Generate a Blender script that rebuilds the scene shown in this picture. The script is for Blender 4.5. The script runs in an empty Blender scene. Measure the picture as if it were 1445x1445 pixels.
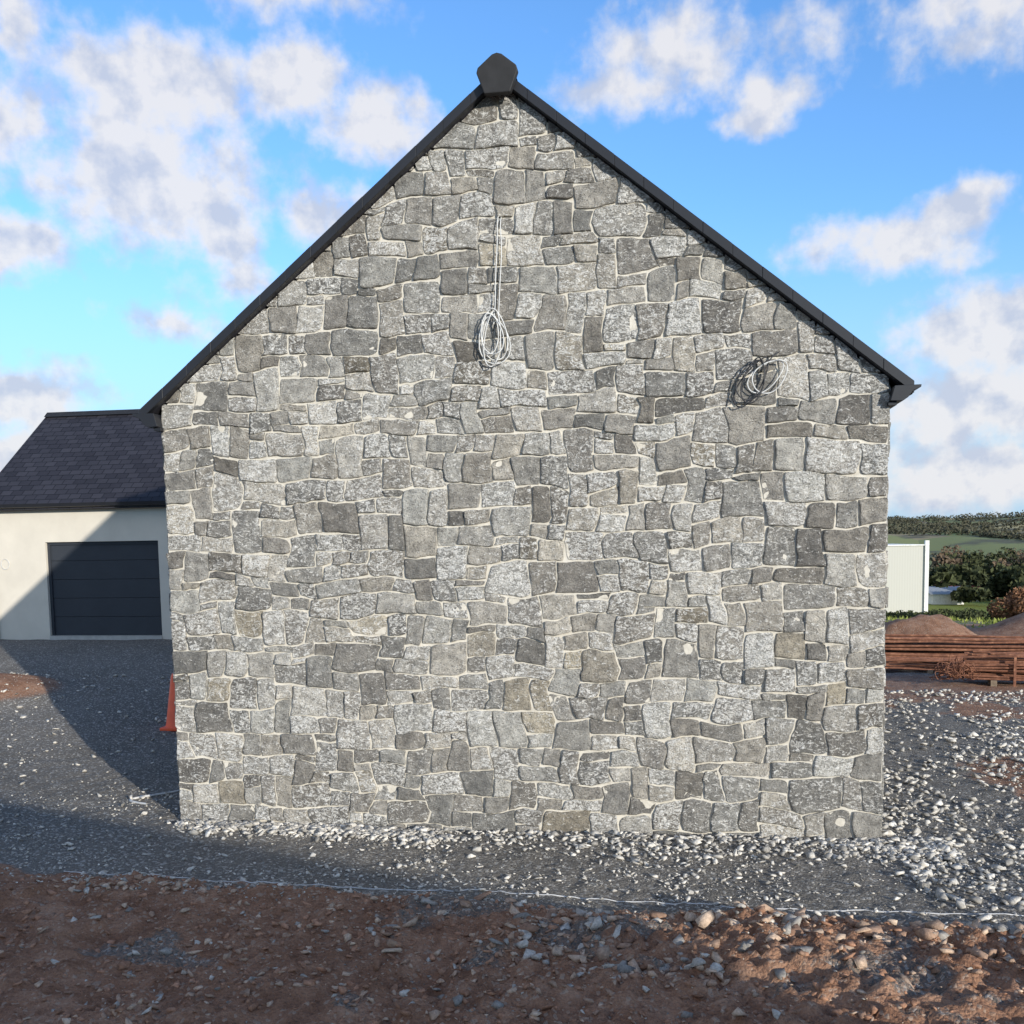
import bpy, bmesh, math, random
import numpy as np
from mathutils import Vector, Matrix
random.seed(7); rng=np.random.default_rng(7)
scene=bpy.context.scene
SUN_EL=12.5; SUN_AZ=137.5   # azimuth measured clockwise from +Y
# ------------------------------------------------------------------ noise
def _h(ix,iy,s):
    n=(ix.astype(np.int64)*374761393+iy.astype(np.int64)*668265263+s*1274126177)&0xffffffff
    n=((n^(n>>13))*1274126177)&0xffffffff
    n=(n^(n>>16))&0xffffffff
    return n/4294967295.0
def vn(x,y,s=0):
    x=np.asarray(x,float);y=np.asarray(y,float)
    ix=np.floor(x);iy=np.floor(y);fx=x-ix;fy=y-iy
    fx=fx*fx*(3-2*fx);fy=fy*fy*(3-2*fy)
    a=_h(ix,iy,s);b=_h(ix+1,iy,s);c=_h(ix,iy+1,s);d=_h(ix+1,iy+1,s)
    return (a*(1-fx)+b*fx)*(1-fy)+(c*(1-fx)+d*fx)*fy
def fbm(x,y,s=0,o=4):
    t=0;a=.5;f=1
    for i in range(o):
        t=t+a*vn(x*f+17.3*i,y*f-9.1*i,s+i);a*=.5;f*=2.03
    return t/(1-.5**o)
def ss(a,b,x):
    t=np.clip((np.asarray(x,float)-a)/(b-a),0,1);return t*t*(3-2*t)
# ------------------------------------------------------------------ helpers
def mk(name,V,Fc,mat=None,col=None,parent=None,smooth=False):
    V=np.asarray(V,float);me=bpy.data.meshes.new(name)
    if isinstance(Fc,np.ndarray):
        k=Fc.shape[1];me.vertices.add(len(V));me.vertices.foreach_set('co',V.ravel())
        me.loops.add(Fc.size);me.loops.foreach_set('vertex_index',Fc.ravel().astype(np.int32))
        me.polygons.add(len(Fc));me.polygons.foreach_set('loop_start',np.arange(0,Fc.size,k,dtype=np.int32))
        me.update(calc_edges=True);me.validate()
    else:
        me.from_pydata([tuple(v) for v in V],[],[tuple(f) for f in Fc]);me.update()
    if col is not None:
        a=me.color_attributes.new('Col','FLOAT_COLOR','POINT')
        a.data.foreach_set('color',np.hstack([col,np.ones((len(V),1))]).ravel())
    if smooth: me.polygons.foreach_set('use_smooth',[True]*len(me.polygons))
    ob=bpy.data.objects.new(name,me);scene.collection.objects.link(ob)
    if mat: me.materials.append(mat)
    if parent: ob.parent=parent
    return ob
def empty(name,loc=(0,0,0)):
    e=bpy.data.objects.new(name,None);scene.collection.objects.link(e);e.empty_display_size=.3;return e
def box(name,lo,hi,mat,parent=None,bev=0.0):
    x0,y0,z0=lo;x1,y1,z1=hi
    V=[(x0,y0,z0),(x1,y0,z0),(x1,y1,z0),(x0,y1,z0),(x0,y0,z1),(x1,y0,z1),(x1,y1,z1),(x0,y1,z1)]
    Fc=[(3,2,1,0),(4,5,6,7),(0,1,5,4),(1,2,6,5),(2,3,7,6),(3,0,4,7)]
    ob=mk(name,V,Fc,mat,parent=parent)
    if bev>0:
        m=ob.modifiers.new('b','BEVEL');m.width=bev;m.segments=2
    return ob
def extr(name,prof,y0,y1,mat,parent=None,bev=0.0,axis='y'):
    n=len(prof);V=[];
    for yy in (y0,y1):
        for a,b in prof: V.append((a,yy,b) if axis=='y' else (yy,a,b))
    Fc=[tuple(range(n)),tuple(range(2*n-1,n-1,-1))]
    for i in range(n): 
        j=(i+1)%n;Fc.append((i,n+i,n+j,j))
    ob=mk(name,V,Fc,mat,parent=parent)
    bm=bmesh.new();bm.from_mesh(ob.data);bmesh.ops.recalc_face_normals(bm,faces=bm.faces);bm.to_mesh(ob.data);bm.free()
    if bev>0:
        m=ob.modifiers.new('b','BEVEL');m.width=bev;m.segments=2
    return ob
def tube(name,splines,r,mat,parent=None,cyc=False):
    cu=bpy.data.curves.new(name,'CURVE');cu.dimensions='3D';cu.bevel_depth=r;cu.bevel_resolution=2
    for pts in splines:
        s=cu.splines.new('NURBS');s.points.add(len(pts)-1)
        for p,q in zip(s.points,pts): p.co=(q[0],q[1],q[2],1)
        s.order_u=3;s.use_endpoint_u=True
    ob=bpy.data.objects.new(name,cu);scene.collection.objects.link(ob);cu.materials.append(mat)
    if parent: ob.parent=parent
    return ob
# ------------------------------------------------------------------ materials
class M:
    def __init__(s,name,rough=.8,spec=.3):
        s.m=bpy.data.materials.new(name);s.m.use_nodes=True;s.t=s.m.node_tree;s.b=s.t.nodes['Principled BSDF']
        s.b.inputs['Roughness'].default_value=rough;s.b.inputs['Specular IOR Level'].default_value=spec
    def n(s,ty,**k):
        x=s.t.nodes.new(ty)
        for a,b in k.items(): setattr(x,a,b)
        return x
    def l(s,a,b): s.t.links.new(a,b)
    def co(s,sc=None):
        o=s.n('ShaderNodeTexCoord').outputs['Object']
        if sc:
            mp=s.n('ShaderNodeMapping');mp.inputs['Scale'].default_value=sc;mp.inputs['Rotation'].default_value=(0,.5,0);s.l(o,mp.inputs['Vector']);return mp.outputs[0]
        return o
    def noise(s,scale,detail=4,rough=.6,vec=None,dist=0):
        x=s.n('ShaderNodeTexNoise');x.inputs['Scale'].default_value=scale;x.inputs['Detail'].default_value=detail
        x.inputs['Roughness'].default_value=rough;x.inputs['Distortion'].default_value=dist
        s.l(vec if vec else s.co(),x.inputs['Vector']);return x.outputs['Fac']
    def ramp(s,f,st):
        x=s.n('ShaderNodeValToRGB');e=x.color_ramp.elements
        while len(e)<len(st): e.new(.5)
        for i,(p,c) in enumerate(st):
            e[i].position=p;e[i].color=(c,c,c,1) if not isinstance(c,tuple) else (*c,1)
        s.l(f,x.inputs['Fac']);return x.outputs['Color']
    def mix(s,f,a,b,mode='MIX'):
        x=s.n('ShaderNodeMix',data_type='RGBA',blend_type=mode)
        for i,v in ((0,f),(6,a),(7,b)):
            if hasattr(v,'links') : s.l(v,x.inputs[i])
            elif isinstance(v,(tuple,list)): x.inputs[i].default_value=(*v,1)
            else: x.inputs[i].default_value=v
        return x.outputs[2]
    def math(s,op,a,b=0.0,c=0.0,clamp=False):
        x=s.n('ShaderNodeMath',operation=op,use_clamp=clamp)
        for i,v in enumerate((a,b,c)):
            if hasattr(v,'links'): s.l(v,x.inputs[i])
            else: x.inputs[i].default_value=v
        return x.outputs[0]
    def attr(s):
        x=s.n('ShaderNodeAttribute',attribute_name='Col');return x
    def sep(s,c):
        x=s.n('ShaderNodeSeparateColor');s.l(c,x.inputs[0]);return x.outputs
    def base(s,c):
        if hasattr(c,'links'): s.l(c,s.b.inputs['Base Color'])
        else: s.b.inputs['Base Color'].default_value=(*c,1)
        return s
    def bump(s,h,st=.5,d=.02):
        x=s.n('ShaderNodeBump');x.inputs['Strength'].default_value=st;x.inputs['Distance'].default_value=d
        s.l(h,x.inputs['Height']);s.l(x.outputs[0],s.b.inputs['Normal']);return s
def plain(name,c,rough=.6,var=.15,sc=6,bump=.2,bd=.004,spec=.3):
    m=M(name,rough,spec);f=m.noise(sc,4)
    r=m.ramp(f,[(.3,tuple(v*(1-var) for v in c)),(.7,tuple(min(1,v*(1+var)) for v in c))])
    m.base(r);m.bump(m.noise(sc*8,2),bump,bd);return m.m
# stone
def stone_mat():
    m=M('limestone_rubble',.85,.25);a=m.attr();r,g,b=m.sep(a.outputs['Color'])[:3]
    tone=m.ramp(r,[(0,(.145,.139,.129)),(.4,(.265,.254,.234)),(.75,(.385,.370,.338)),(1,(.50,.48,.435))])
    warm=m.ramp(b,[(.0,(.98,1,1.01)),(.6,(1.02,1,.98)),(.95,(1.04,1.0,.94)),(1,(1.14,1.05,.88))])
    c=m.mix(1.0,tone,warm,'MULTIPLY')
    n1=m.noise(8,5,.7);c=m.mix(m.ramp(n1,[(.32,.0),(.68,1.0)]),m.mix(1.0,c,(.62,.62,.62),'MULTIPLY'),m.mix(1.0,c,(1.44,1.43,1.40),'MULTIPLY'))
    n2=m.noise(15,6,.74,vec=m.co((1.0,1.0,1.7)),dist=1.4);thr=m.math('MULTIPLY_ADD',g,-.15,.600)
    k=m.math('SUBTRACT',n2,thr);k=m.math('MULTIPLY',k,11,clamp=True)
    n4=m.noise(60,3,.7);k=m.math('MULTIPLY',k,m.math('MULTIPLY_ADD',n4,1.6,.05,clamp=True))
    c=m.mix(k,c,(.77,.755,.71))
    c=m.mix(m.ramp(n4,[(.36,.75),(.46,0)]),c,(.092,.088,.082))
    m.base(c)
    h=m.math('ADD',n2,m.math('MULTIPLY',n4,.4));h=m.math('ADD',h,m.math('MULTIPLY',n1,.8))
    m.bump(h,1.0,.034);return m.m
def mortar_mat():
    m=M('lime_mortar',.95,.1);c=m.ramp(m.noise(7,5,.7),[(.3,(.49,.455,.385)),(.7,(.70,.66,.575))])
    m.base(c);m.bump(m.noise(50,4,.7),.6,.012);return m.m
STONE=stone_mat();MORTAR=mortar_mat()
BLACK=plain('black_upvc_trim',(.016,.017,.021),.45,.1,3,.05,.002,.4)
BLACKR=plain('dark_ridge_cap',(.024,.024,.025),.65,.2,8,.2,.003)
def slate_mat(name,along='x'):
    m=M(name,.65,.25);bk=m.n('ShaderNodeTexBrick');bk.offset=.5
    mp=m.n('ShaderNodeMapping');m.l(m.n('ShaderNodeTexCoord').outputs['UV'],mp.inputs['Vector']);m.l(mp.outputs[0],bk.inputs['Vector'])
    bk.inputs['Scale'].default_value=1;bk.inputs['Brick Width'].default_value=.30;bk.inputs['Row Height'].default_value=.21
    bk.inputs['Mortar Size'].default_value=.010;bk.inputs['Color1'].default_value=(.024,.023,.029,1);bk.inputs['Color2'].default_value=(.040,.039,.048,1)
    bk.inputs['Mortar'].default_value=(.007,.007,.009,1)
    c=m.mix(m.noise(1.2,5),m.mix(1.0,bk.outputs['Color'],(.75,.75,.75),'MULTIPLY'),m.mix(1.0,bk.outputs['Color'],(1.2,1.2,1.2),'MULTIPLY'))
    m.base(c);m.bump(m.math('SUBTRACT',1,bk.outputs['Fac']),.9,.015);return m.m
SLATE=slate_mat('roof_slate')
# ------------------------------------------------------------------ rubble masonry generator
CW,CH=.102,.086
def masonry(W,H,keep,seed,n=12):
    rd=random.Random(seed);nx=round(W/CW);nz=round(H/CH);cw=W/nx
    occ=np.zeros((nx,nz+10),int);st=[];sid=0
    sizes=[(3,2)]*6+[(4,2)]*4+[(3,3)]*8+[(4,3)]*7+[(2,3)]*5+[(2,4)]*4+[(3,4)]*5+[(5,3)]*2+[(2,2)]*4+[(4,4)]*3+[(5,2)]*2+[(5,4)]*1+[(3,5)]
    def top(c,j):
        q=j
        while q<nz+9 and occ[c,q]: q+=1
        return q-j
    for j in range(nz):
        for i in range(nx):
            if occ[i,j]: continue
            if not keep((i+.5)*cw,(j-1)*CH): continue
            run=0
            while i+run<nx and not occ[i+run,j]: run+=1
            lt=top(i-1,j) if i>0 else 0
            rt=top(i+run,j) if i+run<nx else 0
            if run<=3:
                w=run;tt=[t for t in (lt,rt) if t>0];h=min(tt) if tt else 3
                if rd.random()<.35 and tt: h=max(tt)
                if h>5: h=rd.choice([2,3])
                if w==1 and h>3: h=2
            else:
                best=None
                for tr in range(12):
                    w,h=rd.choice(sizes)
                    if w>run or run-w==1: continue
                    sc=rd.random()*.9;e=i+w
                    if j>0 and e<nx and occ[e-1,j-1]!=occ[e,j-1]: sc+=.8   # avoid continuing a perpend
                    if h==lt: sc-=.04
                    if w==run and h==rt: sc-=.25
                    if abs(h-lt)==1 and lt: sc+=.12                        # 1-cell steps make slivers
                    if best is None or sc<best[0]: best=(sc,w,h)
                w,h=best[1:] if best else (2,2)
            sid+=1;occ[i:i+w,j:j+h]=sid;st.append((i,j,w,h))
    def lin(x,y,s): # bilinear lattice noise: straight-ish joints between lattice points
        ix=np.floor(x);iy=np.floor(y);fx=x-ix;fy=y-iy
        a=_h(ix,iy,s);b=_h(ix+1,iy,s);c=_h(ix,iy+1,s);d=_h(ix+1,iy+1,s)
        return (a*(1-fx)+b*fx)*(1-fy)+(c*(1-fx)+d*fx)*fy
    def P(gx,gz):
        gx=np.asarray(gx,float);gz=np.asarray(gz,float)
        edge=np.clip(np.minimum(gx,nx-gx)/1.5,0.15,1)
        x=gx*cw+edge*(.12*(lin(gx*.31,gz*.31,seed+11)-.5)+.020*(lin(gx,gz,seed+3)-.5))
        z=gz*CH+.12*(lin(gx*.27+.3,gz*.31,seed+23)-.5)+.020*(lin(gx,gz,seed+5)-.5)
        return x,z
    sv=np.array([-1,-.985,-.94,-.80]);
    inner=np.linspace(-.55,.55,n-8);sv=np.concatenate([sv,inner,-sv[::-1]]);n=len(sv)
    S,T=np.meshgrid(sv,sv,indexing='ij')
    Q=np.array([[a*n+b,(a+1)*n+b,(a+1)*n+b+1,a*n+b+1] for a in range(n-1) for b in range(n-1)])
    VV=[];FF=[];CC=[];off=0
    for (i,j,w,h) in st:
        gap=lambda:rd.uniform(.002,.012)
        cc=[rd.uniform(.0,.05) if rd.random()<.78 else rd.uniform(.05,.18) for _ in range(4)];pw=rd.uniform(6,12)
        u=(S+1)/2;v=(T+1)/2
        kc=cc[0]*(1-u)*(1-v)+cc[1]*u*(1-v)+cc[2]*u*v+cc[3]*(1-u)*v
        s=S*(1-kc*np.abs(T)**pw);t=T*(1-kc*.8*np.abs(S)**pw)
        l,r,b,tp=[gap() for _ in range(4)];sk=[rd.uniform(-.022,.022) for _ in range(4)]
        u=(s+1)/2;v=(t+1)/2
        gx=i+u*w;gz=j+v*h
        x,z=P(gx,gz)
        x=x+(1-u)*(l+sk[0]*(v-.5))-u*(r+sk[1]*(v-.5));z=z+(1-v)*(b+sk[2]*(u-.5))-v*(tp+sk[3]*(u-.5))
        sd=rd.randrange(9999)
        x=x+.015*(fbm(x*19,z*19,sd,3)-.5);z=z+.015*(fbm(x*19+9,z*19+4,sd+7,3)-.5)
        e=np.maximum(np.abs(S),np.abs(T))
        pr=rd.uniform(.008,.032)
        d=np.where(e>.99,-.015,np.where(e>.97,pr*.8,pr))
        inn=np.clip((1-e)*18,0,1)
        rid=np.abs(fbm(x*7,z*7,sd+31,3)-.5)*2
        d=d+inn*(.026*(fbm(x*10,z*10,sd+3,4)-.5)-.022*(rid-.25)+rd.uniform(-.010,.010)*S+rd.uniform(-.010,.010)*T+.002)
        VV.append(np.stack([x.ravel(),d.ravel(),z.ravel()],1));FF.append(Q+off);off+=n*n
        c=np.array([rd.betavariate(2.0,2.1),rd.random()**.9,rd.random()]);CC.append(np.tile(c,(n*n,1)))
    return np.vstack(VV),np.vstack(FF),np.vstack(CC)
def clip_obj(ob,planes):
    bm=bmesh.new();bm.from_mesh(ob.data)
    for co,no in planes:
        bmesh.ops.bisect_plane(bm,geom=bm.verts[:]+bm.edges[:]+bm.faces[:],plane_co=co,plane_no=no,clear_outer=True)
    bm.to_mesh(ob.data);bm.free()
# ------------------------------------------------------------------ stone house
HW=3.95;EZ=4.78;AZ=7.96;SL=(AZ-EZ)/HW;LEN=10.5
house=empty('stone_house')
V,Fq,C=masonry(2*HW,8.3,lambda x,z: z<AZ+.1-SL*abs(x-HW),3,16)
G=V.copy();G[:,0]=V[:,0]-HW;G[:,1]=-V[:,1];G[:,2]=V[:,2]-.12
ob=mk('gable_stonework',G,Fq[:,::1],STONE,C,house,True)
clip_obj(ob,[((0,0,AZ),(SL,0,1)),((0,0,AZ),(-SL,0,1)),((0,0,-.12),(0,0,-1))])
V,Fq,C=masonry(LEN,EZ,lambda x,z:True,31,11)
for sgn,nm in ((1,'right_side_stonework'),(-1,'left_side_stonework')):
    G=np.stack([sgn*(HW-.015+V[:,1]),V[:,0]+.01,V[:,2]-.12],1)
    o=mk(nm,G,Fq,STONE,C,house,True);clip_obj(o,[((0,0,EZ-.05),(0,0,1))])
extr('mortar_core',[(-HW+.012,-.4),(HW-.012,-.4),(HW-.012,EZ-.02),(0,AZ-.02),(-HW+.012,EZ-.02)],0.0,LEN,MORTAR,house)
def roofslab(name,sgn,y0,y1,xe,ze,xa,za,th,mat,parent):
    V=[(sgn*xe,y0,ze),(sgn*xa,y0,za),(sgn*xa,y1,za),(sgn*xe,y1,ze)]
    V+= [(v[0],v[1],v[2]-th) for v in V]
    Fc=[(0,1,2,3),(7,6,5,4),(0,4,5,1),(1,5,6,2),(2,6,7,3),(3,7,4,0)]
    o=mk(name,V,Fc,mat,parent=parent);uv=o.data.uv_layers.new(name='UVMap')
    for p in o.data.polygons:
        for li in p.loop_indices:
            c=o.data.vertices[o.data.loops[li].vertex_index].co;uv.data[li].uv=(c.y,math.hypot(c.x,c.z-za)*1.0)
    return o
RE=4.16;RZ=EZ-SL*(RE-HW)+.10
for sgn,nm in ((-1,'left'),(1,'right')):
    roofslab('roof_slope_'+nm,sgn,-.05,LEN+.1,RE,RZ,0,RZ+SL*RE,.09,SLATE,house)
    L=math.hypot(RE,SL*RE);ux,uz=RE/L,-SL*RE/L
    topz=RZ+SL*RE
    k=14;V=[];Fc=[];hi,lo=.030,-.088
    for q in range(k):
        a0=L*q/k;a1=L*(q+1)/k;b=len(V);dy=-.004*(q%2)
        for a in (a0,a1):
            for hh,yy in ((hi,-.12),(lo,-.12),(lo,-.01),(hi,.04)):
                V.append((sgn*a*ux,yy+dy,topz+a*uz+hh))
        for i in range(4):
            j=(i+1)%4;Fc.append((b+i,b+j,b+4+j,b+4+i))
        Fc+= [(b,b+1,b+2,b+3),(b+7,b+6,b+5,b+4)]
    o=mk('verge_'+nm,V,Fc,BLACK,parent=house);
    bm=bmesh.new();bm.from_mesh(o.data);bmesh.ops.recalc_face_normals(bm,faces=bm.faces);bm.to_mesh(o.data);bm.free()
    m=o.modifiers.new('b','BEVEL');m.width=.004;m.segments=1
    s=sgn
    prof=[(s*(HW-.02),RZ-.16),(s*(HW+.10),RZ-.165),(s*(HW+.15),RZ-.13),(s*(HW+.19),RZ-.07),(s*(HW+.27),RZ-.035),(s*(HW+.275),RZ-.01),(s*(HW+.02),RZ-.012)]
    extr('gutter_'+nm,prof,-.15,LEN,BLACK,house,.004)
    box('soffit_'+nm,(min(s*(HW-.03),s*(HW+.05)),-.10,RZ-.20),(max(s*(HW-.03),s*(HW+.05)),LEN,RZ-.165),BLACK,house)
tz=RZ+SL*RE
cap=[(-.215,tz-.06),(-.20,tz-.01),(-.05,tz+.11),(.0,tz+.125),(.05,tz+.11),(.20,tz-.01),(.215,tz-.06),(.135,tz-.27),(-.135,tz-.27)]
extr('ridge_end_cap',cap,-.22,-.135,BLACKR,house,.01)
extr('ridge_tiles',[(-.17,tz-.03),(0,tz+.10),(.17,tz-.03),(0,tz-.02)],-.134,LEN+.1,BLACKR,house,.004)
# cables
def coil(cx,cz,rx_,rz_,turns,rot,seed,y0=-.075):
    rd=random.Random(seed);out=[]
    for t in range(turns):
        a=rx_*rd.uniform(.55,1.1);b=rz_*rd.uniform(.72,1.06);ox=rd.uniform(-.03,.03);oz=rd.uniform(-.04,.04);ro=rot+rd.uniform(-.2,.2);ph=rd.uniform(0,6)
        pts=[]
        for i in range(27):
            th=ph+i/24*2*math.pi
            px=a*math.cos(th)*(1-.25*math.sin(th));pz=b*math.sin(th)
            pts.append((cx+ox+px*math.cos(ro)-pz*math.sin(ro),y0-rd.uniform(0,.03)-.03*t/turns,cz+oz+px*math.sin(ro)+pz*math.cos(ro)))
        out.append(pts)
    return out
CAB=plain('grey_cable',(.60,.60,.58),.5,.1,20,.05);CABB=plain('dark_cable',(.04,.04,.044),.5,.1,20,.05)
c1=empty('cable_coil')
tube('hanging_wires',[[(-.04,-.01,6.64),(-.045,-.06,6.6),(-.05,-.065,6.3),(-.075,-.07,6.0),(-.08,-.07,5.68),(-.10,-.08,5.5)],[(-.01,-.01,6.62),(-.02,-.05,6.57),(.0,-.07,6.25),(-.03,-.075,5.9),(-.05,-.08,5.5)]],.0055,CAB,c1)
tube('coil_loops',coil(-.11,5.36,.15,.28,5,0,5),.006,CAB,c1)
c2=empty('cable_coil')
tube('coil_loops',coil(2.60,4.78,.15,.27,3,-.4,8),.007,CABB,c2)
tube('coil_loops_pale',coil(2.74,4.82,.14,.25,2,-.7,9),.006,CAB,c2)
tube('wire_tail',[[(2.86,-.01,5.1),(2.84,-.06,5.09),(2.75,-.08,5.02),(2.7,-.08,4.9)]],.007,CABB,c2)
# ------------------------------------------------------------------ terrain
def soil_edge(x): return -2.10-.075*(x+3)+.6*(fbm(x*.9,x*0+3.3,77,3)-.5)
def soilmask(x,y):
    m=ss(.16,-.16,y-soil_edge(x)+.6*(fbm(x*2.2,y*2.2,5,4)-.5))
    m=m*(1-.55*ss(.62,.72,fbm(x*.8+7,y*1.3+2,141,4)))
    r=ss(.50,.64,fbm(x*.8+3,y*.6,41,4))*ss(4.2,5.5,x)*ss(-.5,2,y)*.62
    r=np.maximum(r,ss(8.5,10,y)*ss(4.2,5.2,x)*ss(15,13,y)*.55)
    r2=ss(1.5,.5,np.hypot((x+11.4)/1.6,(y-6.6)/1.0))
    r3=ss(4.5,3,np.hypot((x-15.3)*.8,(y-24)))+ss(2.2,1.2,np.hypot((x-8.6)*.8,(y-18.6)*.8))
    return np.clip(np.maximum.reduce([m,r,r2,r3]),0,1)
def height(x,y):
    x=np.asarray(x,float);y=np.asarray(y,float)
    z=.95*ss(1.5,12,y)*ss(-3.9,-9,x)*ss(60,20,np.abs(y))
    r=np.hypot(x,y)
    near=ss(60,25,r)
    z=z+near*.05*(fbm(x*.5,y*.5,1,3)-.5)+near*.045*(fbm(x*4,y*4,2,3)-.5)+near*.03*(fbm(x*14,y*14,9,2)-.5)
    m=ss(.2,-.35,y-soil_edge(x))*near
    clod=fbm(x*2.2,y*2.2,61,4);rough=ss(-2,2.5,x)
    z=z+m*(.05+.05*rough+.24*(clod-.45)+(.05+.10*rough)*np.abs(fbm(x*6,y*6,63,3)-.5)*2+.06*(fbm(x*17,y*17,64,3)-.5))
    z=z-m*(1-rough)*.035*np.exp(-((y+3.2+.12*x)/.13)**2)
    z=z+.32*ss(1.5,.2,np.hypot((x+11.4)/1.6,(y-6.6)/1.0))
    z=z+1.15*ss(3.6,.3,np.hypot((x-15.3)*.8,y-24))*(.8+.4*fbm(x*.8,y*.8,8,3))+.9*ss(2.2,.2,np.hypot((x-8.6)*.8,(y-18.6)*.8))*(.6+.8*fbm(x*1.2,y*1.2,18,3))
    far=-2.8*ss(26,75,r)-9*ss(80,260,r)-4*ss(250,450,r)
    hill=ss(420,1500,r)*(42+16*(fbm(x/420,y/420,15,3)-.5)*2)+20*ss(500,900,r)*(fbm(x/170,y/170,19,3)-.5)
    return z+far+hill
def axis(dense,grow0,lim0,lim1,g=1.055):
    a=list(dense);s=grow0
    lo=[];p=a[0];st=s
    while p>lim0: st*=g;p-=st;lo.append(p)
    hi=[];p=a[-1];st=s
    while p<lim1: st*=g;p+=st;hi.append(p)
    return np.array(lo[::-1]+a+hi)
xs=axis(np.arange(-6.2,6.6,.040),.045,-3500,3500)
yd=np.concatenate([np.arange(-7.2,1.2,.034),np.arange(1.2,16,.09)])
ys=axis(yd,.09,-3500,3500)
X,Y=np.meshgrid(xs,ys,indexing='ij');Z=height(X,Y)
ny=len(ys);nxx=len(xs)
idx=np.arange(nxx*ny).reshape(nxx,ny)
Fg=np.stack([idx[:-1,:-1],idx[1:,:-1],idx[1:,1:],idx[:-1,1:]],-1).reshape(-1,4)
R_=np.hypot(X,Y)
grass=ss(17,21,Y+2*fbm(X*.5,Y*.5,3,2))*ss(0,4,X)+ss(30,40,R_);grass=np.clip(grass,0,1)*(1-ss(0,.6,soilmask(X,Y))*ss(45,35,R_))
fld=ss(90,200,R_)
col=np.stack([soilmask(X,Y)*ss(60,40,R_),grass,fld],-1).reshape(-1,3)
def ground_mat():
    m=M('site_ground',.95,.15);a=m.attr();r,g,b=m.sep(a.outputs['Color'])[:3]
    n=m.noise(3,6,.7);n2=m.noise(45,4,.75);n3=m.noise(.6,3)
    vor=m.n('ShaderNodeTexVoronoi');vor.inputs['Scale'].default_value=38;m.l(m.co(),vor.inputs['Vector'])
    grav=m.ramp(n2,[(.3,(.105,.096,.083)),(.55,(.21,.193,.168)),(.75,(.36,.335,.295))])
    grav=m.mix(m.ramp(n3,[(.4,0.0),(.65,.5)]),grav,m.mix(1.0,grav,(.68,.68,.68),'MULTIPLY'))
    vs=m.sep(vor.outputs['Color'])[0];grav=m.mix(m.ramp(vs,[(.8,0.0),(.9,.75)]),grav,(.46,.44,.40))
    soil=m.ramp(n,[(.3,(.21,.108,.066)),(.5,(.36,.20,.125)),(.7,(.50,.31,.205))])
    soil=m.mix(m.ramp(n2,[(.35,.6),(.6,0.0)]),soil,m.mix(1.0,soil,(.6,.56,.53),'MULTIPLY'))
    soil=m.mix(m.ramp(vs,[(.86,0.0),(.95,.5)]),soil,(.50,.40,.31))
    soil=m.mix(m.ramp(n3,[(.38,.45),(.6,0.0)]),soil,m.mix(1.0,soil,(.74,.73,.73),'MULTIPLY'))
    e=m.math('ADD',r,m.math('MULTIPLY',m.math('SUBTRACT',n2,.5),.8));c=m.mix(m.ramp(e,[(.4,0.0),(.6,1.0)]),grav,soil)
    gr=m.ramp(n,[(.3,(.13,.16,.035)),(.6,(.23,.26,.06)),(.8,(.31,.30,.09))]);c=m.mix(g,c,gr)
    v2=m.n('ShaderNodeTexVoronoi');v2.inputs['Scale'].default_value=1;v2.inputs['Randomness'].default_value=.85
    mp=m.n('ShaderNodeMapping');mp.inputs['Scale'].default_value=(1/90,1/210,0);mp.inputs['Rotation'].default_value=(0,0,.3);m.l(m.co(),mp.inputs['Vector']);m.l(mp.outputs[0],v2.inputs['Vector'])
    fs=m.sep(v2.outputs['Color'])[1];fc=m.ramp(fs,[(0,(.13,.16,.05)),(.3,(.34,.34,.11)),(.5,(.20,.15,.08)),(.75,(.46,.38,.18)),(1,(.17,.22,.05))])
    nf=m.noise(.012,4);fc=m.mix(m.ramp(nf,[(.52,0.0),(.58,.8)]),fc,(.075,.07,.042))
    fc=m.mix(.12,fc,(.30,.31,.32))  # distance haze blended into the field colour
    c=m.mix(b,c,fc);m.base(c)
    h=m.math('ADD',n2,m.math('MULTIPLY',m.math('SUBTRACT',.6,vor.outputs['Distance']),.8))
    m.bump(h,.9,.025);return m.m
mk('ground',np.stack([X.ravel(),Y.ravel(),Z.ravel()],1),Fg,ground_mat(),col,None,True)
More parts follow.
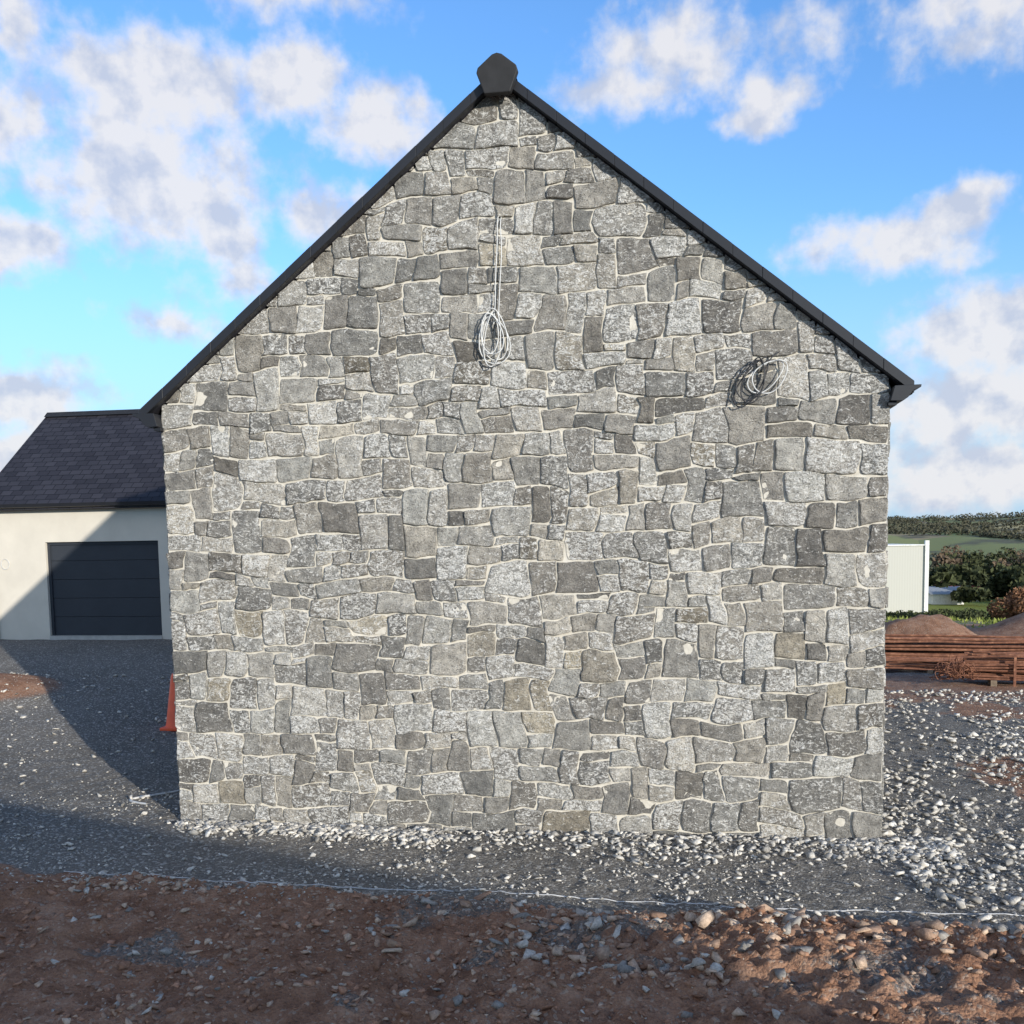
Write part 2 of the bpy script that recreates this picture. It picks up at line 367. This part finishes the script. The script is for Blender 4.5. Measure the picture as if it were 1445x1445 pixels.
# ------------------------------------------------------------------ loose rock
chips=[]
for k in range(16):
    bm=bmesh.new();rr=np.random.default_rng(100+k)
    P=rr.normal(size=(11,3));P/=np.linalg.norm(P,axis=1)[:,None];P*=rr.uniform(.7,1.15,(11,1));P*=np.array([1,rr.uniform(.5,.85),rr.uniform(.3,.6)])
    vs=[bm.verts.new(p) for p in P];o=bmesh.ops.convex_hull(bm,input=vs)
    bmesh.ops.delete(bm,geom=[v for v in bm.verts if not v.link_faces],context='VERTS')
    bmesh.ops.triangulate(bm,faces=bm.faces);bm.verts.index_update()
    chips.append((np.array([v.co[:] for v in bm.verts]),np.array([[v.index for v in f.verts] for f in bm.faces])));bm.free()
def scatter(name,x,y,size,colf,mat,sink=.25):
    VV=[];FF=[];CC=[];off=0;z=height(x,y)
    for i in range(len(x)):
        v,f=chips[i%16];a=rng.uniform(0,6.28);ti=rng.uniform(-.6,.6);tj=rng.uniform(-.6,.6)
        ca,sa=math.cos(a),math.sin(a);R=np.array([[ca,-sa,0],[sa,ca,0],[0,0,1]])@np.array([[1,0,0],[0,math.cos(ti),-math.sin(ti)],[0,math.sin(ti),math.cos(ti)]])@np.array([[math.cos(tj),0,math.sin(tj)],[0,1,0],[-math.sin(tj),0,math.cos(tj)]])
        w=(v*size[i])@R.T+np.array([x[i],y[i],z[i]+size[i]*sink]);VV.append(w);FF.append(f+off);off+=len(v)
        CC.append(np.tile(colf(i),(len(v),1)))
    return mk(name,np.vstack(VV),np.vstack(FF),mat,np.vstack(CC))
def rock_mat():
    m=M('loose_rock',.9,.2);a=m.attr();n=m.noise(40,4,.7)
    c=m.mix(m.ramp(n,[(.35,0.0),(.65,1.0)]),m.mix(1.0,a.outputs['Color'],(.7,.7,.7),'MULTIPLY'),m.mix(1.0,a.outputs['Color'],(1.2,1.2,1.2),'MULTIPLY'))
    m.base(c);m.bump(m.noise(70,3),.5,.01);return m.m
ROCK=rock_mat()
def sizes(n,a,b,p=2.5): return a+(b-a)*rng.random(n)**p
def greyc(i):
    t=rng.beta(2,1.6);return np.array([.18,.17,.152])+t*np.array([.60,.565,.50])
def tanc(i):
    t=rng.random()
    if rng.random()<.22: return np.array([.22,.205,.185])+t*np.array([.38,.35,.30])
    b=np.array([.29,.168,.11])*(1-t)+np.array([.60,.46,.34])*t
    return b*(1 if rng.random()<.8 else .8)
px=[];py=[];sz=[]
n=5600;x=rng.uniform(-3.9,4.6,n);y=-.07-np.abs(rng.normal(0,.33,n))*(.55+.6*ss(-3,2,x));px.append(x);py.append(y);sz.append(sizes(n,.014,.072,1.8))
n=11000;x=4.0+rng.random(n)**1.3*7;y=rng.uniform(-2.5,11,n);px.append(x);py.append(y);sz.append(sizes(n,.014,.085,2.4))
n=8000;x=rng.uniform(-7,7,n);y=rng.uniform(-2.6,1.5,n);px.append(x);py.append(y);sz.append(sizes(n,.006,.03,3))
n=2600;x=rng.uniform(-12,-4,n);y=rng.uniform(-1.6,8,n);px.append(x);py.append(y);sz.append(sizes(n,.012,.07,4))
n=1900;x=rng.uniform(-4,6,n);y=rng.uniform(-2.3,-.6,n);px.append(x);py.append(y);sz.append(sizes(n,.012,.05,3))
x=np.concatenate(px);y=np.concatenate(py);s=np.concatenate(sz)
k=~((np.abs(x)<3.97)&(y>-.05));k&=rng.random(len(x))<(.25+.9*ss(.35,.6,fbm(x*.9,y*.9,55,3)));x,y,s=x[k],y[k],s[k]
scatter('gravel_stones',x,y,s,greyc,ROCK)
px=[];py=[];sz=[]
n=6500;x=-4+rng.random(n)**.6*10;y=-2.0-rng.random(n)*3.6;px.append(x);py.append(y);sz.append(sizes(n,.008,.06,3))
n=1500;x=rng.uniform(-.5,6,n);y=-2.2-rng.random(n)*1.8;px.append(x);py.append(y);sz.append(sizes(n,.02,.12,2.6))
n=200;x=rng.uniform(-4,-2.4,n);y=-2.35-rng.random(n)*.3;px.append(x);py.append(y);sz.append(sizes(n,.015,.07,1.6))
x=np.concatenate(px);y=np.concatenate(py);s=np.concatenate(sz);k=(y<soil_edge(x)+.1)&(rng.random(len(x))<(.15+ss(.38,.6,fbm(x*1.1,y*1.6,58,3))));x,y,s=x[k],y[k],s[k]
scatter('soil_rocks',x,y,s,tanc,ROCK,.15)
def clodc(i): return np.array([.34,.188,.118])*rng.uniform(.7,1.3)
n=6000;x=rng.uniform(-4.5,6,n);y=-1.9-rng.random(n)*3.8;s=sizes(n,.008,.065,3.0);k=(y<soil_edge(x)+.05)&(rng.random(n)<(.25+ss(.4,.6,fbm(x*1.3,y*1.3,88,3))));x,y,s=x[k],y[k],s[k]
scatter('soil_clods',x,y,s,clodc,ROCK,.0)
# marking cords
WHITE=plain('white_cord',(.55,.55,.54),.8,.15,20,.2)
def gl(p,dz=.012): return [(a,b,float(height(a,b))+dz) for a,b in p]
pp=[]
for i in range(160):
    xx=-4.2+i*9.6/159;pp.append((xx,-2.06-.03*xx+.16*(vn(xx*.8,0,4)-.5)+.04*(vn(xx*4,0,4)-.5)))
tube('marking_cord',[gl(pp,.001)],.006,WHITE)
tube('marking_cord',[gl([(-4.5,1.6),(-4.55,1.3),(-4.95,1.0),(-5.1,.75),(-4.7,.6)],.015)],.014,WHITE)
# ------------------------------------------------------------------ garage
gar=empty('garage_building')
REND=plain('cream_render',(.62,.575,.49),.9,.06,1.5,.15,.004)
DOOR=plain('anthracite_door',(.036,.041,.050),.5,.08,2,.05,.002)
GX0,GX1,GY=-15.15,-6.5,12.4;GD=6.2;dz0=1.05;dl,dr,dt=-13.62,-10.62,3.38;GE=4.28
box('front_wall_left',(GX0,GY,.2),(dl,GY+.3,GE),REND,gar)
box('front_wall_right',(dr,GY,.2),(GX1,GY+.3,GE),REND,gar)
box('front_lintel',(dl,GY,dt),(dr,GY+.3,GE),REND,gar)
box('front_sill',(dl,GY-.03,.2),(dr,GY+.3,dz0-.0),plain('concrete_sill',(.42,.41,.38)),gar)
pr=GE+.78*(GD/2)
for nm,xa,xb in (('left_gable',GX0,GX0+.3),('right_gable',GX1-.3,GX1)):
    extr(nm,[(GY+.3,.2),(GY+GD-.3,.2),(GY+GD-.3,GE+.2),(GY+GD/2,pr-.1),(GY+.3,GE+.2)],xa,xb,REND,gar,axis='x')
box('back_wall',(GX0,GY+GD-.3,.2),(GX1,GY+GD,GE),REND,gar)
for i in range(5):
    hh=(dt-dz0)/5;box('door_panel_%d'%i,(dl+.05,GY+.12,dz0+i*hh+.004),(dr-.05,GY+.16,dz0+(i+1)*hh-.004),DOOR,gar,.004)
box('door_backing',(dl,GY+.17,dz0),(dr,GY+.20,dt),BLACK,gar)
for nm,a,b in (('door_frame_l',dl,dl+.07),('door_frame_r',dr-.07,dr)): box(nm,(a,GY+.08,dz0),(b,GY+.115,dt),DOOR,gar)
box('door_frame_t',(dl+.07,GY+.08,dt-.07),(dr-.07,GY+.115,dt),DOOR,gar)
def groof(nm,ya,za,yb,zb):
    x0,x1=GX0-.22,GX1+.2
    V=[(x0,ya,za),(x1,ya,za),(x1,yb,zb),(x0,yb,zb)];V+=[(a,b,c-.12) for a,b,c in V]
    o=mk(nm,V,[(0,1,2,3),(7,6,5,4),(0,4,5,1),(1,5,6,2),(2,6,7,3),(3,7,4,0)],SLATE,parent=gar);uv=o.data.uv_layers.new(name='UVMap')
    for p in o.data.polygons:
        for li in p.loop_indices:
            c=o.data.vertices[o.data.loops[li].vertex_index].co;uv.data[li].uv=(c.x,math.hypot(c.y-ya,c.z-za))
groof('roof_front',GY-.25,GE+.02,GY+GD/2,pr+.22);groof('roof_back',GY+GD+.25,GE+.02,GY+GD/2,pr+.22)
extr('ridge',[(GY+GD/2-.16,pr+.15),(GY+GD/2,pr+.29),(GY+GD/2+.16,pr+.15)],GX0-.22,GX1+.2,BLACKR,gar,axis='x')
extr('gutter',[(GY-.38,GE+.04),(GY-.36,GE-.04),(GY-.28,GE-.06),(GY-.2,GE-.04),(GY-.2,GE+.0)],GX0-.22,GX1+.2,BLACK,gar,axis='x')
box('fascia',(GX0-.2,GY-.19,GE-.10),(GX1+.18,GY-.005,GE-.06),BLACK,gar)
tube('downpipe',[[(GX0+.12,GY-.3,GE-.05),(GX0+.12,GY-.2,GE-.2),(GX0+.12,GY-.06,GE-.4),(GX0+.12,GY-.06,2),(GX0+.12,GY-.06,.7)]],.04,BLACK,gar)
ring=[(GX0+.42+.11*math.cos(t/16*6.283),GY-.015,2.85+.13*math.sin(t/16*6.283)) for t in range(18)]
tube('wall_cable_loop',[ring],.008,CAB,gar)
# ------------------------------------------------------------------ cone
ORG=plain('orange_plastic',(.85,.12,.04),.45,.1,5,.05,.002,.5)
cone=empty('traffic_cone')
cx,cy=-6.56,5.1;cz=float(height(cx,cy))
def lathe(nm,prof,mat,par):
    V=[];Fc=[];n=28
    for r,z in prof:
        for i in range(n): V.append((cx+r*math.cos(i/n*6.2832),cy+r*math.sin(i/n*6.2832),cz+z))
    for k in range(len(prof)-1):
        for i in range(n): j=(i+1)%n;Fc.append((k*n+i,k*n+j,(k+1)*n+j,(k+1)*n+i))
    return mk(nm,V,Fc,mat,parent=par,smooth=True)
lathe('cone_body',[(.20,.04),(.185,.10),(.075,.90),(.055,.95),(.001,.96)],ORG,cone)
box('cone_base',(cx-.22,cy-.22,cz-.005),(cx+.22,cy+.22,cz+.05),ORG,cone,.012)
# ------------------------------------------------------------------ rebar stacks
def rust():
    m=M('rusty_steel',.85,.3);c=m.ramp(m.noise(6,4,.7),[(.3,(.10,.045,.028)),(.55,(.24,.105,.062)),(.75,(.46,.24,.14))]);m.base(c);m.bump(m.noise(60,2),.4,.004);return m.m
RUST=rust();TIM=plain('timber_bearer',(.22,.17,.12),.9,.3,10,.4)
def bars(name,ox,oy,ang,L,rows,cols,r,seed,h0=.12,posts=False):
    rd=random.Random(seed);root=empty(name);V=[];Fc=[];n=6
    ca,sa=math.cos(ang),math.sin(ang);bz=float(height(ox+ca*L/2,oy+sa*L/2))
    for a in range(rows):
        for b in range(cols):
            if a>rows-3 and rd.random()<.45: continue
            sh=rd.uniform(-.5,.5) if rd.random()<.4 else rd.uniform(-.12,.12)
            t0=sh;t1=L+sh+rd.uniform(-.1,.1);u=b*r*2.9+rd.uniform(-r,r)*.9;v=h0+a*r*2.6+(a//2)*.05+rd.uniform(-r,r)*.6;b0=len(V)
            segs=6;tilt=rd.uniform(-.03,.03)
            for q in range(segs):
                t=t0+(t1-t0)*q/(segs-1);wob=rd.uniform(-.018,.018)
                for i in range(n):
                    th=i/n*6.2832;uu=u+wob+r*math.cos(th);vv=v+wob+tilt*(t-L/2)/L*2+r*math.sin(th)
                    V.append((ox+ca*t-sa*uu,oy+sa*t+ca*uu,bz+vv))
            for q in range(segs-1):
                for i in range(n): j=(i+1)%n;Fc.append((b0+q*n+i,b0+q*n+j,b0+(q+1)*n+j,b0+(q+1)*n+i))
            Fc.append(tuple(b0+i for i in range(n)));Fc.append(tuple(b0+(segs-1)*n+i for i in range(n-1,-1,-1)))
    mk('bars',V,Fc,RUST,parent=root)
    w=cols*r*2.9
    def bx(nm,t,dx,u0,u1,z0,z1,mt):
        P=[(ox+ca*(t+a)-sa*b,oy+sa*(t+a)+ca*b,bz+c) for c in (z0,z1) for a,b in ((-dx,u0),(dx,u0),(dx,u1),(-dx,u1))]
        mk(nm,P,[(3,2,1,0),(4,5,6,7),(0,1,5,4),(1,2,6,5),(2,3,7,6),(3,0,4,7)],mt,parent=root)
    for t in (.5,L/2,L-.5): bx('bearer',t,.06,-.1,w+.1,-.1,h0-r,TIM)
    if posts:
        for t in (.9,2.1,3.2,4.4): bx('post',t,.025,-.09,-.04,-.05,rows*r*2.6+.25,RUST)
    return root
bars('rebar_stack',6.3,16.2,-.10,5.0,6,10,.028,1,.14)
bars('rebar_stack',8.0,11.9,-.16,5.5,7,11,.022,2,.16,True)
bars('rebar_stack',6.0,14.0,-.05,3.4,3,9,.024,4,.10)
rd=random.Random(12);sp=[]
for k in range(30):
    c0=(7.75+rd.uniform(-.25,.25),11.9+rd.uniform(-.2,.3));bz=float(height(*c0));pts=[]
    for i in range(9):
        pts.append((c0[0]+rd.gauss(0,.16),c0[1]+rd.gauss(0,.16),bz+.06+abs(rd.gauss(.22,.16))))
    sp.append(pts)
tube('wire_tangle',sp,.007,RUST)
# ------------------------------------------------------------------ far shed & farm bits
shed=empty('white_shed')
def clad():
    m=M('white_cladding',.6,.3);w=m.n('ShaderNodeTexWave');w.bands_direction='X';w.inputs['Scale'].default_value=1.6;w.inputs['Distortion'].default_value=0
    m.l(m.co(),w.inputs['Vector']);c=m.mix(w.outputs['Fac'],(.515,.50,.445),(.54,.525,.47));m.base(c);m.bump(w.outputs['Fac'],.12,.02);return m.m
CL=clad();WT=plain('white_trim',(.78,.77,.73),.6)
sy=73.5;sz0=float(height(21,73.5))-.1
box('shed_walls',(11,sy,sz0-.1),(21.3,sy+12,2.45),CL,shed)
box('shed_plinth',(11,sy-.05,sz0-.8),(21.3,sy+12,sz0-.1),REND,shed)
box('corner_flashing',(21.31,sy-.15,sz0-.5),(21.60,sy+.2,2.85),WT,shed)
box('roof_flashing',(11,sy-.1,2.45),(21.3,sy+12,2.55),WT,shed)
farm=empty('farm_buildings')
GC=plain('grey_cladding',(.3,.32,.34))
RED=plain('red_sheeting',(.30,.09,.07),.7)
for (x,y,w,d,h,mt,rf) in ((24.5,84,2.6,4,.9,WT,GC),(28,90,2.2,3,.8,GC,RED),(36,120,6,5,2.0,GC,SLATE)):
    z0=float(height(x,y))-.3;box('walls',(x,y,z0),(x+w,y+d,z0+h+.3),mt,farm)
    extr('roof',[(y-.3,z0+h+.3),(y+d/2,z0+h+.9),(y+d+.3,z0+h+.3)],x-.3,x+w+.3,rf,farm,axis='x')
# ------------------------------------------------------------------ trees and hedges
def leaf_mat(name,ca,cb):
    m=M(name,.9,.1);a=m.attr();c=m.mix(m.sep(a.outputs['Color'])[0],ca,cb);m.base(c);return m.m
def clumps(name,blobs,mat,leaf,per):
    N=sum(int(per*b[5]) for b in blobs);V=np.zeros((N,4,3));C=np.zeros((N,4,3));k=0
    for (x,y,z,rx_,rz_,dn) in blobs:
        n=int(per*dn);d=rng.normal(size=(n,3));d/=np.linalg.norm(d,axis=1)[:,None];rad=rng.uniform(.45,1.08,(n,1))**.6
        p=np.array([x,y,z])+d*rad*np.array([rx_,rx_,rz_])
        a=rng.normal(size=(n,3));a/=np.linalg.norm(a,axis=1)[:,None];b=np.cross(a,rng.normal(size=(n,3)));b/=np.linalg.norm(b,axis=1)[:,None]
        s=leaf*rng.uniform(.5,1.2,(n,1))
        V[k:k+n]=np.stack([p-a*s,p+b*s*.6,p+a*s,p-b*s*.6],1)
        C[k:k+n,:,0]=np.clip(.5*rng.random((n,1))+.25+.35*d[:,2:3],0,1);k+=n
    return mk(name,V.reshape(-1,3),np.arange(N*4).reshape(-1,4),mat,C.reshape(-1,3))
DG=leaf_mat('dark_foliage',(.026,.032,.017),(.080,.09,.042));BR=leaf_mat('bare_winter_twigs',(.075,.055,.038),(.18,.13,.085));OR=leaf_mat('autumn_foliage',(.13,.06,.035),(.30,.16,.09))
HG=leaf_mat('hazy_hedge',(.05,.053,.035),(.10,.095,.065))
bl=[];bb=[]
for i in range(170):
    az=math.radians(rng.uniform(14,42));D=rng.uniform(165,250);x=1.77+D*math.sin(az);y=-11+D*math.cos(az);z=float(height(x,y));h=rng.uniform(6,10)
    tgt=bl if rng.random()<.65 else bb
    for q in range(6): tgt.append((x+rng.normal(0,1.3),y+rng.normal(0,1.3),z+h*rng.uniform(.15,.85),rng.uniform(1.2,2.2),h*rng.uniform(.12,.22),1))
for i in range(80):
    az=math.radians(rng.uniform(13.9,34));D=rng.uniform(95,150);x=1.77+D*math.sin(az);y=-11+D*math.cos(az);z=float(height(x,y));h=rng.uniform(2.2,5.0)
    tgt=bl if rng.random()<.6 else bb
    for q in range(5): tgt.append((x+rng.normal(0,.9),y+rng.normal(0,.9),z+h*rng.uniform(.15,.85),rng.uniform(.7,1.5),h*rng.uniform(.14,.24),1))
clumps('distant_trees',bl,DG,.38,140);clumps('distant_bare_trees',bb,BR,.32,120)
hb=[]
for i in range(75):
    az=math.radians(rng.uniform(3,38));D=rng.uniform(350,1400);x0=D*math.sin(az);y0=D*math.cos(az);th=rng.uniform(-.3,.3) if rng.random()<.75 else rng.uniform(.8,2)
    Lh=rng.uniform(60,260)
    for q in range(int(Lh/7)):
        x=x0+q*7*math.cos(th);y=y0+q*7*math.sin(th)+rng.normal(0,1.5);z=float(height(x,y));r=rng.uniform(1.6,4.2);hb.append((x,y,z+r*.5,r*1.3,r,1))
for i in range(320):
    az=math.radians(rng.uniform(4,34));D=rng.uniform(1330,1560);x=D*math.sin(az);y=D*math.cos(az)
    if vn(az*22,0.,9)<.38: continue
    hb.append((x,y,float(height(x,y))+3,rng.uniform(6,12),rng.uniform(3,7),2))
clumps('distant_hedgerows',hb,HG,1.4,26)
def az_pt(az,D): a=math.radians(az);return 1.77+D*math.sin(a),-11.04+D*math.cos(a)
x,y=az_pt(17.6,55);z=float(height(x,y))
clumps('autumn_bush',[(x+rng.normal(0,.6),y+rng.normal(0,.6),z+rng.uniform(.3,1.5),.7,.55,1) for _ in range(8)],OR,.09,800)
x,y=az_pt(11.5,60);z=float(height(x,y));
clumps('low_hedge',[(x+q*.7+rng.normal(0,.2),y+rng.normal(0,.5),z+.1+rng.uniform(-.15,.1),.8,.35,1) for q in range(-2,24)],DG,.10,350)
n=6000;gx=rng.uniform(4,22,n);gy=rng.uniform(18,36,n);gz=height(gx,gy);k=soilmask(gx,gy)<.3;gx,gy,gz=gx[k],gy[k],gz[k];n=len(gx)
a=rng.uniform(0,6.28,n);w=.05;h=rng.uniform(.06,.2,n)
Vt=np.stack([np.stack([gx-w*np.cos(a),gy-w*np.sin(a),gz],1),np.stack([gx+w*np.cos(a),gy+w*np.sin(a),gz],1),np.stack([gx+rng.normal(0,.05,n),gy+rng.normal(0,.05,n),gz+h],1)],1)
GRS=leaf_mat('verge_grass',(.14,.18,.04),(.30,.32,.09))
mk('grass_tufts',Vt.reshape(-1,3),np.arange(n*3).reshape(-1,3),GRS,np.repeat(rng.random((n,1)),3,0).repeat(3,1))
# ------------------------------------------------------------------ unseen flat-roofed house, added behind the camera to cast the foreground shadow
nb=empty('shadow_caster_house')
s=np.array([math.sin(math.radians(SUN_AZ)),math.cos(math.radians(SUN_AZ))]);tt=24.;tan=math.tan(math.radians(SUN_EL));hN=tt*tan
B=np.array([.75,-2.25])+s*tt;u=np.array([-.932,.363]);Lw=12.7;w_=np.array([.363,.932])*-1
def obx(nm,a0,a1,d0,d1,z0,z1,mt):
    P=[]
    for z in (z0,z1):
        for a,d in ((a0,d0),(a1,d0),(a1,d1),(a0,d1)): q=B+u*a+w_*d;P.append((q[0],q[1],z))
    o=mk(nm,P,[(3,2,1,0),(4,5,6,7),(0,1,5,4),(1,2,6,5),(2,3,7,6),(3,0,4,7)],mt,parent=nb)
    bm=bmesh.new();bm.from_mesh(o.data);bmesh.ops.recalc_face_normals(bm,faces=bm.faces);bm.to_mesh(o.data);bm.free()
obx('walls',0,Lw,0,8,-.3,hN-.25,REND);obx('parapet',-.0,Lw+.05,-.05,8.05,hN-.25,hN,BLACK)
GL=M('window_glass',.08,.6);GL.base((.02,.025,.03));
for a in (1.5,5,8.8):
    obx('window',a,a+1.6,-.03,.0-.003,1.0,2.2,GL.m);obx('window_upper',a,a+1.6,-.03,-.003,3.3,4.4,GL.m)
# ------------------------------------------------------------------ camera
cam=bpy.data.cameras.new('camera');co=bpy.data.objects.new('camera',cam);scene.collection.objects.link(co)
Rm=Matrix.Rotation(.15621,4,'Z')@Matrix.Rotation(math.pi/2-.09176,4,'X')@Matrix.Rotation(-.01572,4,'Z')
co.matrix_world=Matrix.Translation((1.77033,-11.03918,3.19503))@Rm
cam.sensor_width=36;cam.lens=36.0;cam.shift_y=.1218;cam.clip_end=9000;cam.clip_start=.05
scene.camera=co
# ------------------------------------------------------------------ light
sd=Vector((math.sin(math.radians(SUN_AZ))*math.cos(math.radians(SUN_EL)),math.cos(math.radians(SUN_AZ))*math.cos(math.radians(SUN_EL)),math.sin(math.radians(SUN_EL))))
L=bpy.data.lights.new('sun','SUN');L.energy=5.0;L.angle=math.radians(.5);L.color=(1,.94,.84)
lo=bpy.data.objects.new('sun',L);scene.collection.objects.link(lo);lo.rotation_euler=(-sd).to_track_quat('-Z','Y').to_euler()
wd=bpy.data.worlds.new('World');scene.world=wd;wd.use_nodes=True;nt=wd.node_tree;nt.nodes.clear()
wd.cycles.sampling_method='MANUAL';wd.cycles.sample_map_resolution=512
def N(t,**k):
    x=nt.nodes.new(t)
    for a,b in k.items(): setattr(x,a,b)
    return x
def Mt(op,a,b=0.,c=0.,cl=False):
    x=N('ShaderNodeMath',operation=op,use_clamp=cl)
    for i,v in enumerate((a,b,c)):
        if hasattr(v,'links'): nt.links.new(v,x.inputs[i])
        else: x.inputs[i].default_value=v
    return x.outputs[0]
sky=N('ShaderNodeTexSky',sky_type='NISHITA');sky.sun_disc=False;sky.sun_elevation=math.radians(SUN_EL);sky.sun_rotation=math.radians(SUN_AZ)
sky.altitude=50;sky.air_density=1.0;sky.dust_density=.3;sky.ozone_density=2.0
tc=N('ShaderNodeTexCoord');sp=N('ShaderNodeSeparateXYZ');nt.links.new(tc.outputs['Generated'],sp.inputs[0])
az=Mt('MULTIPLY',Mt('ARCTAN2',sp.outputs[0],sp.outputs[1]),57.2958);el=Mt('MULTIPLY',Mt('ARCSINE',sp.outputs[2]),57.2958)
cb=N('ShaderNodeCombineXYZ');nt.links.new(az,cb.inputs[0]);nt.links.new(el,cb.inputs[1])
def nz(sc,det,ro,vec,dist=0):
    x=N('ShaderNodeTexNoise');x.inputs['Scale'].default_value=sc;x.inputs['Detail'].default_value=det;x.inputs['Roughness'].default_value=ro;x.inputs['Distortion'].default_value=dist
    nt.links.new(vec,x.inputs['Vector']);return x
blobs=[(-27,22.2,5.6,2.4,1),(-27.6,18.2,6.2,3.2,1),(-20,23.1,3.1,2.1,1),(-15.7,21.2,3.1,1.8,.9),(-34.2,14.6,3,1.6,1),(-33.5,23.9,1.9,1.3,.75),(-34.8,20,3.0,2.0,.9),(-23,14,2.6,1.5,.65),(-27,11.4,2.8,.9,.7),(-34.2,7.3,4,1.9,1.05),(-34.8,4.4,4.5,1.4,1.05),
(0,24.1,4.4,2.1,.75),(-1.9,22.6,3.9,1.3,.72),(4.6,21.5,2.3,1.3,.95),(11.5,14.7,4.4,1.6,.95),(14.2,15.8,2.4,1.5,1),(15.2,23.7,4.2,2.0,.65),(15.8,9.8,4.2,2.3,1.1),(15,6.3,5.2,2.2,1.1),(15,3.0,5,1.7,1.05),(-20.4,27,6,1.3,.6),(-24.2,16.0,2.8,1.5,.95),(-18.8,17.4,2.5,1.4,.8),(7.5,23.9,2.3,1.4,.5),
(-65,18,18,12,1),(50,16,18,11,1),(95,22,22,12,1),(-110,25,24,16,1),(170,40,40,20,1.1),(-150,38,34,18,1.1)]  # all out of view; those behind the camera added for neutral fill light
n=nz(.22,4,.6,cb.outputs[0]);sub=N('ShaderNodeVectorMath',operation='SUBTRACT');nt.links.new(n.outputs['Color'],sub.inputs[0]);sub.inputs[1].default_value=(.5,.5,.5)
ma=N('ShaderNodeVectorMath',operation='MULTIPLY_ADD');nt.links.new(sub.outputs[0],ma.inputs[0]);ma.inputs[1].default_value=(5,3,0);nt.links.new(cb.outputs[0],ma.inputs[2])
cur=None
for a,e,ra,re,w in blobs:
    v=N('ShaderNodeVectorMath',operation='MULTIPLY_ADD');nt.links.new(ma.outputs[0],v.inputs[0]);v.inputs[1].default_value=(1/ra,1/re,0);v.inputs[2].default_value=(-a/ra,-e/re,0)
    l=N('ShaderNodeVectorMath',operation='LENGTH');nt.links.new(v.outputs[0],l.inputs[0])
    d=Mt('MULTIPLY_ADD',l.outputs['Value'],-w*.9,w*1.15)
    cur=d if cur is None else Mt('SMOOTH_MAX',cur,d,.25)
n2=nz(.50,6,.56,cb.outputs[0])
d0=Mt('ADD',cur,Mt('MULTIPLY_ADD',n2.outputs['Fac'],1.5,-.76))
mr=N('ShaderNodeMapRange',interpolation_type='SMOOTHSTEP');nt.links.new(d0,mr.inputs[0]);mr.inputs[1].default_value=-.10;mr.inputs[2].default_value=.70
alpha=mr.outputs[0]
off=N('ShaderNodeVectorMath',operation='ADD');nt.links.new(cb.outputs[0],off.inputs[0]);off.inputs[1].default_value=(.5,.9,0)
n3=nz(.32,5,.55,cb.outputs[0]);n4=nz(.32,5,.55,off.outputs[0])
shd=Mt('ADD',Mt('MULTIPLY',Mt('SUBTRACT',n3.outputs['Fac'],n4.outputs['Fac']),1.8),Mt('MULTIPLY_ADD',n3.outputs['Fac'],.5,.25))
cr=N('ShaderNodeValToRGB');nt.links.new(shd,cr.inputs[0])
cr.color_ramp.elements[0].position=.22;cr.color_ramp.elements[0].color=(.58,.63,.76,1);cr.color_ramp.elements[1].position=.60;cr.color_ramp.elements[1].color=(.86,.85,.87,1)
BS=.15
cs=N('ShaderNodeVectorMath',operation='SCALE');nt.links.new(cr.outputs[0],cs.inputs[0]);cs.inputs['Scale'].default_value=1.0/BS
tint=N('ShaderNodeVectorMath',operation='MULTIPLY');nt.links.new(sky.outputs[0],tint.inputs[0]);tint.inputs[1].default_value=(1.0,1.46,1.98)
hz=N('ShaderNodeMapRange',interpolation_type='SMOOTHSTEP');nt.links.new(el,hz.inputs[0]);hz.inputs[1].default_value=18;hz.inputs[2].default_value=-1;hz.inputs[3].default_value=0;hz.inputs[4].default_value=.95
hm=N('ShaderNodeMix',data_type='RGBA');nt.links.new(hz.outputs[0],hm.inputs[0]);nt.links.new(tint.outputs[0],hm.inputs[6]);hm.inputs[7].default_value=(.46/BS,.66/BS,.88/BS,1)
mx=N('ShaderNodeMix',data_type='RGBA');nt.links.new(Mt('MULTIPLY',alpha,.92),mx.inputs[0]);nt.links.new(hm.outputs[2],mx.inputs[6]);nt.links.new(cs.outputs[0],mx.inputs[7])
bg=N('ShaderNodeBackground');bg.inputs['Strength'].default_value=BS;nt.links.new(mx.outputs[2],bg.inputs[0])
ow=N('ShaderNodeOutputWorld');nt.links.new(bg.outputs[0],ow.inputs[0])
scene.view_settings.view_transform='Standard';scene.view_settings.look='None';scene.view_settings.exposure=0
